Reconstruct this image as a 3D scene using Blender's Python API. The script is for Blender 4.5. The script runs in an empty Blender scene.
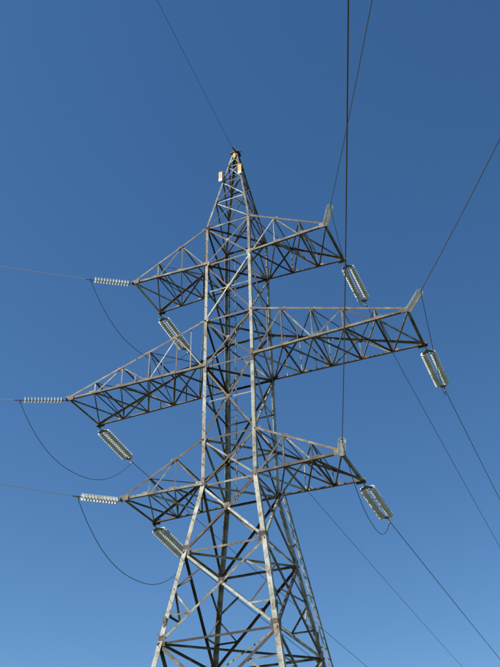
import bpy, math, random
from mathutils import Vector, Matrix
random.seed(7)
scn=bpy.context.scene
AL=.3943; W=1.353
LV={1:27.84,2:22.04,3:16.42}; LN={1:4.95,2:8.0,3:4.71}; TOPD={1:2.35,2:2.5,3:2.05}
CAMP=Vector((.5186,-31.3708,1.6)); PITCH=.6242; ROLL=.025
def T(a,d,z): return Vector((a*math.cos(AL)+d*math.sin(AL), -a*math.sin(AL)+d*math.cos(AL), z))

# ---------------- materials ----------------
def newmat(n):
    m=bpy.data.materials.new(n); m.use_nodes=True
    nt=m.node_tree; b=nt.nodes['Principled BSDF']; return m,nt,b
def N(nt,t,**k):
    n=nt.nodes.new(t)
    for a,v in k.items(): setattr(n,a,v)
    return n
def ramp(nt,pts):
    r=N(nt,'ShaderNodeValToRGB'); e=r.color_ramp.elements
    e[0].position=pts[0][0]; e[0].color=(*pts[0][1],1); e[1].position=pts[-1][0]; e[1].color=(*pts[-1][1],1)
    for p,c in pts[1:-1]:
        x=e.new(p); x.color=(*c,1)
    return r
def steel_mat():
    m,nt,b=newmat('weathered_galvanised_steel'); L=nt.links
    at=N(nt,'ShaderNodeAttribute',attribute_name='tone')
    tc=N(nt,'ShaderNodeTexCoord')
    n1=N(nt,'ShaderNodeTexNoise'); n1.inputs['Scale'].default_value=2.2; n1.inputs['Detail'].default_value=7
    n2=N(nt,'ShaderNodeTexNoise'); n2.inputs['Scale'].default_value=14; n2.inputs['Detail'].default_value=5
    L.new(tc.outputs['Object'],n1.inputs['Vector']); L.new(tc.outputs['Object'],n2.inputs['Vector'])
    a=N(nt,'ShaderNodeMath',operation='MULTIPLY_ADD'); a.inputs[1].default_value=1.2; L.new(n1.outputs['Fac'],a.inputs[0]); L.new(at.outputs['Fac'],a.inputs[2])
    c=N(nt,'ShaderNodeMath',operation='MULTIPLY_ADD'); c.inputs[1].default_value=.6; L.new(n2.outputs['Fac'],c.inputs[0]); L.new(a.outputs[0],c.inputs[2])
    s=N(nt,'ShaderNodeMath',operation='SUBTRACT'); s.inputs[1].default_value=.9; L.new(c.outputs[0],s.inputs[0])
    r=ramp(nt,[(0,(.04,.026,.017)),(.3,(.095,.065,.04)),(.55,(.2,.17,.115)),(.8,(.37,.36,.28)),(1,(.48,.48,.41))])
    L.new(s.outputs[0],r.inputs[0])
    # rust blotches
    n3=N(nt,'ShaderNodeTexNoise'); n3.inputs['Scale'].default_value=5; n3.inputs['Detail'].default_value=8
    L.new(tc.outputs['Object'],n3.inputs['Vector'])
    mr=N(nt,'ShaderNodeMapRange'); mr.inputs[1].default_value=.56; mr.inputs[2].default_value=.68; mr.inputs[4].default_value=.7
    L.new(n3.outputs['Fac'],mr.inputs[0])
    mx=N(nt,'ShaderNodeMix',data_type='RGBA'); L.new(mr.outputs[0],mx.inputs[0]); L.new(r.outputs[0],mx.inputs[6]); mx.inputs[7].default_value=(.1,.05,.026,1)
    L.new(mx.outputs[2],b.inputs['Base Color'])
    b.inputs['Metallic'].default_value=.1; b.inputs['Roughness'].default_value=.6
    bp=N(nt,'ShaderNodeBump'); bp.inputs['Strength'].default_value=.25; bp.inputs['Distance'].default_value=.01
    L.new(n2.outputs['Fac'],bp.inputs['Height']); L.new(bp.outputs[0],b.inputs['Normal'])
    return m
def simple(n,c,rough=.5,metal=0,var=.25,scale=20):
    m,nt,b=newmat(n); L=nt.links
    tc=N(nt,'ShaderNodeTexCoord'); nz=N(nt,'ShaderNodeTexNoise'); nz.inputs['Scale'].default_value=scale; nz.inputs['Detail'].default_value=5
    L.new(tc.outputs['Object'],nz.inputs['Vector'])
    r=ramp(nt,[(.3,tuple(x*(1-var) for x in c)),(.7,tuple(min(1,x*(1+var)) for x in c))])
    L.new(nz.outputs['Fac'],r.inputs[0]); L.new(r.outputs[0],b.inputs['Base Color'])
    b.inputs['Roughness'].default_value=rough; b.inputs['Metallic'].default_value=metal
    return m
STEEL=steel_mat()
GLAZE=simple('glazed_porcelain',(.66,.68,.65),.35,0,.2,5)
CAP=simple('forged_fitting',(.22,.21,.2),.5,.3)
WIRE=simple('stranded_aluminium',(.12,.12,.12),.55,.2,.2,40)
WIRE_LIT=simple('stranded_aluminium_lit_tone',(.7,.7,.7),.5,.1,.15,40)  # same aluminium, sunlit look of left near spans painted as paler base colour
YEL=simple('yellow_plate',(.75,.42,.03),.5,0,.1)
WHT=simple('white_plate',(.75,.75,.72),.5,0,.08)
CONC=simple('concrete',(.33,.32,.3),.9,0,.2,5)
DARK=simple('dark_cast_fitting',(.05,.05,.05),.5,.3)

# ---------------- mesh accumulator ----------------
class Acc:
    def __init__(s): s.v=[];s.f=[];s.t=[];s.m=[]
    def add(s,vs,fs,tone=.5,mi=0):
        o=len(s.v); s.v+= [tuple(x) for x in vs]; s.f+=[tuple(i+o for i in f) for f in fs]; s.t+=[tone]*len(fs); s.m+=[mi]*len(fs)
    def angle(s,p,q,size,u,v,t=None,tone=None):
        p=Vector(p);q=Vector(q);d=(q-p)
        if d.length<1e-4:return
        d.normalize(); u=Vector(u);v=Vector(v)
        u=(u-d*u.dot(d)).normalized(); v=(v-d*v.dot(d)); v=(v-u*v.dot(u)).normalized()
        t=t or size*.11
        cs=[(0,0),(size,0),(size,t),(t,t),(t,size),(0,size)]
        vs=[p+u*a+v*b for a,b in cs]+[q+u*a+v*b for a,b in cs]
        fs=[(i,(i+1)%6,(i+1)%6+6,i+6) for i in range(6)]+[(0,3,2,1),(0,5,4,3),(6,7,8,9),(6,9,10,11)]
        if tone is None: tone=random.gauss(.45,.25)
        s.add(vs,fs,tone)
    def box(s,c,ax,hs,tone=.5,mi=0):
        c=Vector(c); vs=[]
        for i in (-1,1):
            for j in (-1,1):
                for k in (-1,1): vs.append(c+ax[0]*hs[0]*i+ax[1]*hs[1]*j+ax[2]*hs[2]*k)
        s.add(vs,[(0,1,3,2),(4,6,7,5),(0,4,5,1),(2,3,7,6),(0,2,6,4),(1,5,7,3)],tone,mi)
    def plate(s,c,e1,n,a,b,th=.012,tone=None):
        e1=Vector(e1).normalized(); n=Vector(n).normalized(); e2=n.cross(e1).normalized(); e1=e2.cross(n)
        s.box(c,(e1,e2,n),(a/2,b/2,th/2),random.gauss(.42,.15) if tone is None else tone)
    def rod(s,p,q,r,n=8,tone=.5,mi=0,r2=None):
        p=Vector(p);q=Vector(q);d=(q-p).normalized(); r2=r if r2 is None else r2
        u=d.orthogonal().normalized(); v=d.cross(u)
        vs=[p+(u*math.cos(2*math.pi*i/n)+v*math.sin(2*math.pi*i/n))*r for i in range(n)]+[q+(u*math.cos(2*math.pi*i/n)+v*math.sin(2*math.pi*i/n))*r2 for i in range(n)]
        s.add(vs,[(i,(i+1)%n,(i+1)%n+n,i+n) for i in range(n)]+[tuple(range(n))[::-1],tuple(range(n,2*n))],tone,mi)
    def obj(s,name,mats,parent=None):
        me=bpy.data.meshes.new(name); me.from_pydata(s.v,[],s.f); 
        for m in mats: me.materials.append(m)
        me.polygons.foreach_set('material_index',s.m)
        at=me.attributes.new('tone','FLOAT','FACE'); at.data.foreach_set('value',s.t)
        me.update()
        o=bpy.data.objects.new(name,me); scn.collection.objects.link(o)
        if parent: o.parent=parent
        return o

tower=bpy.data.objects.new('transmission_tower',None); scn.collection.objects.link(tower)
tower.rotation_euler=(0,0,-AL)
X=Vector((1,0,0));Y=Vector((0,1,0));Z=Vector((0,0,1))
def hb(z):
    pts=[(0,4.0),(16.42,1.2),(30.2,1.15),(36.0,.15)]
    for (z0,b0),(z1,b1) in zip(pts,pts[1:]):
        if z<=z1: return b0+(b1-b0)*(z-z0)/(z1-z0)
    return .15
def cor(sx,sy,z): b=hb(z); return Vector((sx*b,sy*b,z))
FACES=[((-1,-1),(1,-1),Vector((0,-1,0))),((1,-1),(1,1),Vector((1,0,0))),((1,1),(-1,1),Vector((0,1,0))),((-1,1),(-1,-1),Vector((-1,0,0)))]

# ---------------- body ----------------
B=Acc()
for sx in(-1,1):
    for sy in(-1,1):
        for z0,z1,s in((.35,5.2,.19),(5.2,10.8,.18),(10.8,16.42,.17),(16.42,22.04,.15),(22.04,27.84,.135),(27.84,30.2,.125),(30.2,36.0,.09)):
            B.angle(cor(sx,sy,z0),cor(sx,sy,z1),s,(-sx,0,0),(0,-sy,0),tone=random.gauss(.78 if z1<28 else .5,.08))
        for z in (5.2,10.8,16.42,22.04):   # splice plates
            c=cor(sx,sy,z)
            B.plate(c+Vector((-sx*.085,sy*.008,0)),Z,(0,sy,0),.6,.13); B.plate(c+Vector((sx*.008,-sy*.085,0)),Z,(sx,0,0),.6,.13)
def lerp(a,b,t): return a+(b-a)*t
def brace(a,b,n,s,off,tone=None,shrink=.0):
    a=lerp(a,b,shrink); b2=lerp(b,a,shrink)
    d=(b2-a).normalized(); u=n.cross(d)
    if u.z>0:u=-u
    B.angle(a-n*off,b2-n*off,s,u,-n,tone=tone)
def xpanel(z0,z1,s,red=0,gus=.3):
    for c0,c1,n in FACES:
        a0,b0,a1,b1=cor(*c0,z0),cor(*c1,z0),cor(*c0,z1),cor(*c1,z1)
        brace(a0,b1,n,s,.022); brace(b0,a1,n,s,.04)
        w0=(b0-a0).length;w1=(b1-a1).length; t=w0/(w0+w1); ctr=lerp(a0,b1,t)
        e=(b0-a0).normalized()
        B.plate(ctr-n*.03,Z,n,gus*.6,gus*.6)
        for p,sg in((a0,1),(b0,-1)):
            B.plate(p+e*sg*gus*.4-n*.012+Z*.03,Z,n,gus,gus*.7)
        if red:
            for p0,p1 in((a0,a1),(b0,b1)):
                h=lerp(p0,p1,t)
                lo=lerp(p0,ctr,.5); hi=lerp(p1,ctr,.5)
                brace(lerp(p0,p1,t*.5),lo,n,.06,.06); 
                brace(h,lo,n,.06,.075); brace(h,hi,n,.06,.06)
                if red>1: brace(lerp(p0,p1,t+(1-t)*.5),hi,n,.055,.07)
def horiz(z,s,dia=True):
    for c0,c1,n in FACES: brace(cor(*c0,z),cor(*c1,z),n,s,.058)
    if dia:
        a,b,c,d=cor(-1,-1,z),cor(1,-1,z),cor(1,1,z),cor(-1,1,z)
        B.angle(a-Z*.02,c-Z*.02,.07,X,-Z); B.angle(b-Z*.05,d-Z*.05,.07,X,-Z)
zs=[0.35,5.6,10.2,13.6,16.42]
for i,(z0,z1) in enumerate(zip(zs,zs[1:])): xpanel(z0,z1,[.1,.1,.09,.085][i],red=[2,2,1,0][i],gus=.38)
for z in (5.6,10.2,13.6): horiz(z,.08,dia=(z!=5.6))
bz=[16.42,18.47,22.04,24.54,27.84,30.2]
for z0,z1 in zip(bz,bz[1:]): xpanel(z0,z1,.07,gus=.26)
for z in bz: horiz(z,.08,dia=True)
for z0,z1 in((18.47,22.04),(24.54,27.84)):
    zm=(z0+z1)/2
    for c0,c1,n in FACES: brace(cor(*c0,zm),cor(*c1,zm),n,.055,.075)
pz=[30.2,32.1,33.7,35.0,36.0]
for z0,z1 in zip(pz,pz[1:]): xpanel(z0,z1,.055,gus=.14)
for z in pz[1:]: horiz(z,.055,dia=False)
B.obj('lattice_body',[STEEL],tower)

# ---------------- cross arms ----------------
def arm(k,s,npan):
    global B
    B=Acc(); z=LV[k]; zt=z+TOPD[k]; L=LN[k]; b=hb(z); bt=hb(zt)
    def bot(y,t): return Vector((s*(b+(L-b)*t), y*(b+(W-b)*t), z))
    def top(y,t): return Vector((s*(bt+(L-bt)*t), y*(bt+(W-bt)*t), zt+(z+.14-zt)*t))
    for y in(-1,1):
        B.angle(bot(y,0),bot(y,1.02),.1,(0,-y,0),(0,0,1),tone=random.gauss(.4,.08))
        B.angle(top(y,0),top(y,1.0),.09,(0,-y,0),(0,0,-1),tone=random.gauss(.33,.08))
        n=Vector((0,y,0))
        for i in range(npan):
            t0=i/npan;t1=(i+1)/npan
            if i>0:
                brace(bot(y,t0),top(y,t0),n,.055,.02)
            if i<npan-1:
                if i%2==0: brace(bot(y,t0),top(y,t1),n,.06,.035)
                else: brace(top(y,t0),bot(y,t1),n,.06,.035)
                mid=lerp(bot(y,t0),top(y,t1),.5) if i%2==0 else lerp(top(y,t0),bot(y,t1),.5)
                if npan>4 and i<3:
                    brace(mid,lerp(bot(y,t0),bot(y,t1),.5),n,.04,.05)
                    if i==0: brace(mid,lerp(top(y,t0),top(y,t1),.5),n,.04,.05)
            B.plate(bot(y,t0)+Vector((s*.12,-y*.016,.09)),X,n,.26,.16)
            if i<npan-1: B.plate(top(y,t0)+Vector((s*.1,-y*.016,-.09)),X,n,.24,.16)
        B.plate(bot(y,1)+Vector((-s*.1,y*.02,.05)),X,n,.42,.24)
        B.plate(bot(y,1)+Vector((0,y*.05,-.03)),Y,(1,0,0),.22,.14)
    for i in range(npan+1):
        t0=i/npan
        if i>0:
            B.angle(bot(-1,t0)+Z*.02,bot(1,t0)+Z*.02,.065 if i<npan else .11,(-s,0,0),Z)
        if 0<i<npan:
            B.angle(top(-1,t0)-Z*.02,top(1,t0)-Z*.02,.05,(-s,0,0),-Z)
            if i%2==1 or npan<5:
                B.angle(bot(-1,t0)+Z*.03,top(1,t0)-Z*.03,.045,(-s,0,0),Z)
            if i%2==0: B.angle(bot(1,t0)+Z*.03,top(-1,t0)-Z*.03,.045,(-s,0,0),Z)
        if i<npan:
            t1=(i+1)/npan
            B.angle(bot(-1,t0)+Z*.035,bot(1,t1)+Z*.035,.055,(0,1,0),Z)
            B.angle(bot(1,t0)+Z*.055,bot(-1,t1)+Z*.055,.055,(0,1,0),Z)
            y=1 if i%2 else -1
            if i<npan-1: B.angle(top(y,t0)-Z*.035,top(-y,t1)-Z*.035,.05,(0,1,0),-Z)
    B.obj('cross_arm',[STEEL],tower)
for s in(-1,1):
    arm(1,s,3); arm(2,s,5); arm(3,s,3)

# ---------------- peak fittings ----------------
P=Acc()
P.box((0,0,36.08),(X,Y,Z),(.22,.22,.04),.2,0)
P.box((0,0,36.2),(X,Y,Z),(.05,.24,.08),.3,1)
P.rod((-.3,0,36.16),(.3,0,36.16),.035,8,.3,1)
P.rod((0,-.24,36.2),(0,-.5,36.15),.04,8,.3,1)
P.rod((0,.24,36.2),(0,.5,36.15),.04,8,.3,1)
P.box((0.02,-.26,35.72),(X,Y,Z),(.07,.012,.17),.5,2)
dg=(X-Y).normalized();dh=(X+Y).normalized()
P.box((-.62,-.62,34.15),(X,Y,Z),(.1,.012,.24),.5,2)
P.box((-.62,-.635,33.8),(X,Y,Z),(.1,.012,.1),.5,3)
P.rod((-.62,-.6,34.3),(-.3,-.45,34.3),.015,6,.4,0); P.rod((-.62,-.6,33.95),(-.35,-.5,33.95),.015,6,.4,0)
P.box((.45,-.58,34.3),(X,Y,Z),(.1,.012,.24),.5,2)
P.box((.45,-.59,33.95),(X,Y,Z),(.1,.012,.1),.5,3)
P.obj('peak_fittings',[STEEL,DARK,YEL,WHT],tower)

# ---------------- ladder ----------------
Lr=Acc()
def ladder(p0,p1,side,w=.38,sp=.36,r=.014,tn=.6):
    p0=Vector(p0);p1=Vector(p1);side=Vector(side).normalized();d=(p1-p0);n=int(d.length/sp)
    for sg in(-.5,.5):
        Lr.angle(p0+side*w*sg,p1+side*w*sg,.05,side*(1 if sg<0 else -1),side.cross(d),tone=tn)
    for i in range(1,n):
        c=p0+d*i/n; Lr.rod(c-side*w*.5,c+side*w*.5,r,6,tn+.1)
def off(z): return hb(z)+.28
ladder((off(.4),hb(.4)-.5,.4),(off(16.3),hb(16.3)-.45,16.3),Y,w=.46,sp=.38,r=.022,tn=.85)
for i in range(9):
    z=1+i*1.9; Lr.angle((hb(z),hb(z)-.1,z),(off(z),hb(z)-.5,z),.045,Z,Y)
ladder((-.75,.95,16.5),(-.7,.95,30.0),X,w=.36)
for i in range(200):
    z=2.5+i*.4
    if z>35.5:break
    c=cor(-1,-1,z)
    if i%2: Lr.rod(c+Vector((.05,0,0)),c+Vector((.05,-.15,0)),.009,6,.5)
    else: Lr.rod(c+Vector((0,.05,0)),c+Vector((-.15,.05,0)),.009,6,.5)
Lr.obj('ladder',[STEEL],tower)
F=Acc()
for sx in(-1,1):
    for sy in(-1,1):
        c=cor(sx,sy,.35)
        F.box((c.x,c.y,.05),(X,Y,Z),(.55,.55,.3)); 
        F.box((c.x,c.y,.362),(X,Y,Z),(.2,.2,.012),.5,1)
F.obj('footings',[CONC,STEEL],tower)

# ---------------- insulators ----------------
def disc_string(nd):
    A=Acc(); seg=24; pitch=.146
    prof=[(.0,.02),(.0,.05),(.045,.055),(.055,.07),(.07,.115),(.088,.142),(.102,.142),(.1,.13),(.088,.124),(.104,.1),(.086,.09),(.1,.065),(.088,.045),(.104,.022),(.146,.02)]
    for k in range(nd):
        x0=k*pitch; o=len(A.v)
        vs=[];fs=[];mi=[]
        for x,r in prof:
            for j in range(seg):
                a=2*math.pi*j/seg; vs.append((x0+x,r*math.cos(a),r*math.sin(a)))
        for i in range(len(prof)-1):
            for j in range(seg):
                A_=i*seg+j;B_=i*seg+(j+1)%seg
                fs.append((A_,A_+seg,B_+seg,B_)); mi.append(1 if (i<2 or i>=13) else 0)
        for f,m_ in zip(fs,mi):
            A.f.append(tuple(q+o for q in f)); A.t.append(.5); A.m.append(m_)
        A.v+=vs
    me=bpy.data.meshes.new('disc_string_%d'%nd); me.from_pydata(A.v,[],A.f)
    me.materials.append(GLAZE);me.materials.append(CAP); me.polygons.foreach_set('material_index',A.m)
    me.polygons.foreach_set('use_smooth',[True]*len(A.f)); me.update()
    return me
SH={n:disc_string(n) for n in(12,16)}
def insset(tip,dirv,nd,double):
    dirv=dirv.normalized(); lat=Vector((dirv.y,-dirv.x,0)).normalized(); up=lat.cross(dirv)
    if up.z<0: lat=-lat; up=lat.cross(dirv)
    M=Matrix((dirv,lat,up)).transposed().to_4x4(); M.translation=tip
    e=bpy.data.objects.new('insulator_string',None); scn.collection.objects.link(e); e.matrix_world=M
    dl=nd*.146; A=Acc()
    if double:
        x0=.3; ys=(-.19,.19)
        A.rod((0,0,0),(.16,0,0),.022,8)
        for xa,sg in((x0-.05,-1),(x0+dl+.12,1)):
            vs=[]
            for zz in(-.01,.01): vs+=[(xa+sg*.12,0,zz),(xa-sg*.06,-.25,zz),(xa-sg*.1,-.25,zz),(xa-sg*.1,.25,zz),(xa-sg*.06,.25,zz)]
            A.add(vs,[(0,1,2,3,4),(9,8,7,6,5)]+[(i,(i+1)%5,(i+1)%5+5,i+5) for i in range(5)])
        for y in ys:
            A.rod((x0-.1,y,0),(x0,y,0),.02,8); A.rod((x0+dl,y,0),(x0+dl+.08,y,0),.02,8)
        xe=x0+dl+.2
    else:
        x0=.16; ys=(0,)
        A.rod((0,0,0),(x0,0,0),.02,8); xe=x0+dl
    A.rod((xe,0,0),(xe+.1,0,0),.02,8); A.rod((xe+.08,0,0),(xe+.42,0,0),.03,10,r2=.02)
    A.box((xe+.16,0,-.06),(X,Y,Z),(.03,.018,.08))
    A.obj('end_fittings',[CAP],e)
    for y in ys:
        o=bpy.data.objects.new('porcelain_discs',SH[nd]); scn.collection.objects.link(o); o.parent=e; o.location=(x0,y,0)
    return M@Vector((xe+.36,0,0)), M@Vector((xe+.16,0,-.14))
def wire(name,pts,r=.016,mat=None):
    c=bpy.data.curves.new(name,'CURVE'); c.dimensions='3D'; sp=c.splines.new('POLY'); sp.points.add(len(pts)-1)
    for q,p in zip(sp.points,pts): q.co=(*p,1)
    c.bevel_depth=r; c.bevel_resolution=2; c.use_fill_caps=True; c.materials.append(mat or WIRE)
    o=bpy.data.objects.new(name,c); scn.collection.objects.link(o); return o
def span(p,az,m0,L,n=80,r=.016,name='power_line',mat=None):
    h=Vector((math.sin(az),math.cos(az),0)); pts=[]
    for i in range(n+1):
        x=L*(i/n)**1.3; pts.append(p+h*x+Z*(m0*x*(1-x/L)))
    return wire(name,pts,r,mat)
# (level, side): (heading, slope at the tower, span)
NEAR={(1,-1):(-2.011,-.138,110),(2,-1):(-1.938,-.134,110),(3,-1):(-2.350,-.158,110),
      (1,1):(3.115,-.281,90),(2,1):(3.077,-.228,90),(3,1):(-3.060,-.195,90),(0,0):(-2.827,-.088,110)}
FAR={(1,1):(.420,-.058),(2,1):(.423,-.064),(3,1):(.439,-.055),(1,-1):(.414,-.047),(2,-1):(.424,-.06),(3,-1):(.424,-.06)}
ends={}
for (k,s),(az,m0,Lsp) in NEAR.items():
    S=T(s*LN[k],-W-.06,LV[k]-.08) if k else T(0,-.5,36.15)
    if k:
        dv=Vector((math.sin(az),math.cos(az),m0-.05)); e,j=insset(S,dv,12,False); ends[(k,s,0)]=j
    else: e=S
    span(e,az,m0,Lsp,r=.010 if not k else .015,mat=WIRE_LIT if s<0 else WIRE,name='power_line' if k else 'earth_wire')
for (k,s),(az,m0) in FAR.items():
    S=T(s*LN[k],W+.06,LV[k]-.08)
    e,j=insset(S,Vector((math.sin(az),math.cos(az),m0-.08)),16,True); ends[(k,s,1)]=j
    span(e,az,m0,260)
for k in(1,2,3):
    for s in(-1,1):
        a,b=ends[(k,s,0)],ends[(k,s,1)]; sg=2.0 if s<0 else 1.5
        pts=[]
        for i in range(41):
            t=i/40; q=a.lerp(b,t); q.z-=sg*(1-abs(2*t-1)**2.3); pts.append(q)
        wire('jumper_wire',pts,.014)

# ---------------- ground ----------------
bpy.ops.mesh.primitive_plane_add(size=8000); g=bpy.context.object; g.name='ground'
m,nt,b=newmat('grass_ground'); L=nt.links
tc=N(nt,'ShaderNodeTexCoord'); n1=N(nt,'ShaderNodeTexNoise'); n1.inputs['Scale'].default_value=.15; n1.inputs['Detail'].default_value=12
L.new(tc.outputs['Object'],n1.inputs['Vector']); r=ramp(nt,[(.35,(.045,.06,.02)),(.55,(.09,.1,.035)),(.7,(.16,.13,.07))])
L.new(n1.outputs['Fac'],r.inputs[0]); L.new(r.outputs[0],b.inputs['Base Color']); b.inputs['Roughness'].default_value=.95
g.data.materials.append(m)

# ---------------- sky, sun, camera ----------------
EL=math.radians(44); SAZ=math.radians(-112)
w=bpy.data.worlds.new('World'); scn.world=w; w.use_nodes=True; nt=w.node_tree
sky=nt.nodes.new('ShaderNodeTexSky'); sky.sky_type='NISHITA'; sky.sun_disc=False; sky.sun_elevation=EL; sky.sun_rotation=SAZ
sky.air_density=1.0; sky.dust_density=.1; sky.ozone_density=3.2
hs=nt.nodes.new('ShaderNodeHueSaturation'); hs.inputs['Saturation'].default_value=1.2
bg=nt.nodes['Background']; bg.inputs['Strength'].default_value=.13
nt.links.new(sky.outputs[0],hs.inputs['Color']); nt.links.new(hs.outputs[0],bg.inputs['Color'])
sd=bpy.data.lights.new('sun','SUN'); sd.energy=5; sd.angle=math.radians(.5); sd.color=(1,.94,.84)
so=bpy.data.objects.new('sun',sd); scn.collection.objects.link(so)
to=Vector((math.sin(SAZ)*math.cos(EL),math.cos(SAZ)*math.cos(EL),math.sin(EL)))
so.rotation_euler=to.to_track_quat('Z','Y').to_euler(); so.location=to*60
cd=bpy.data.cameras.new('camera'); cam=bpy.data.objects.new('camera',cd); scn.collection.objects.link(cam); scn.camera=cam
cd.sensor_fit='HORIZONTAL'; cd.sensor_width=36; cd.lens=61.125; cd.clip_end=10000; cd.clip_start=.1
cam.matrix_world=Matrix.Translation(CAMP)@Matrix.Rotation(math.pi/2+PITCH,4,'X')@Matrix.Rotation(-ROLL,4,'Z')
scn.view_settings.view_transform='Standard'; scn.view_settings.look='None'; scn.view_settings.exposure=0
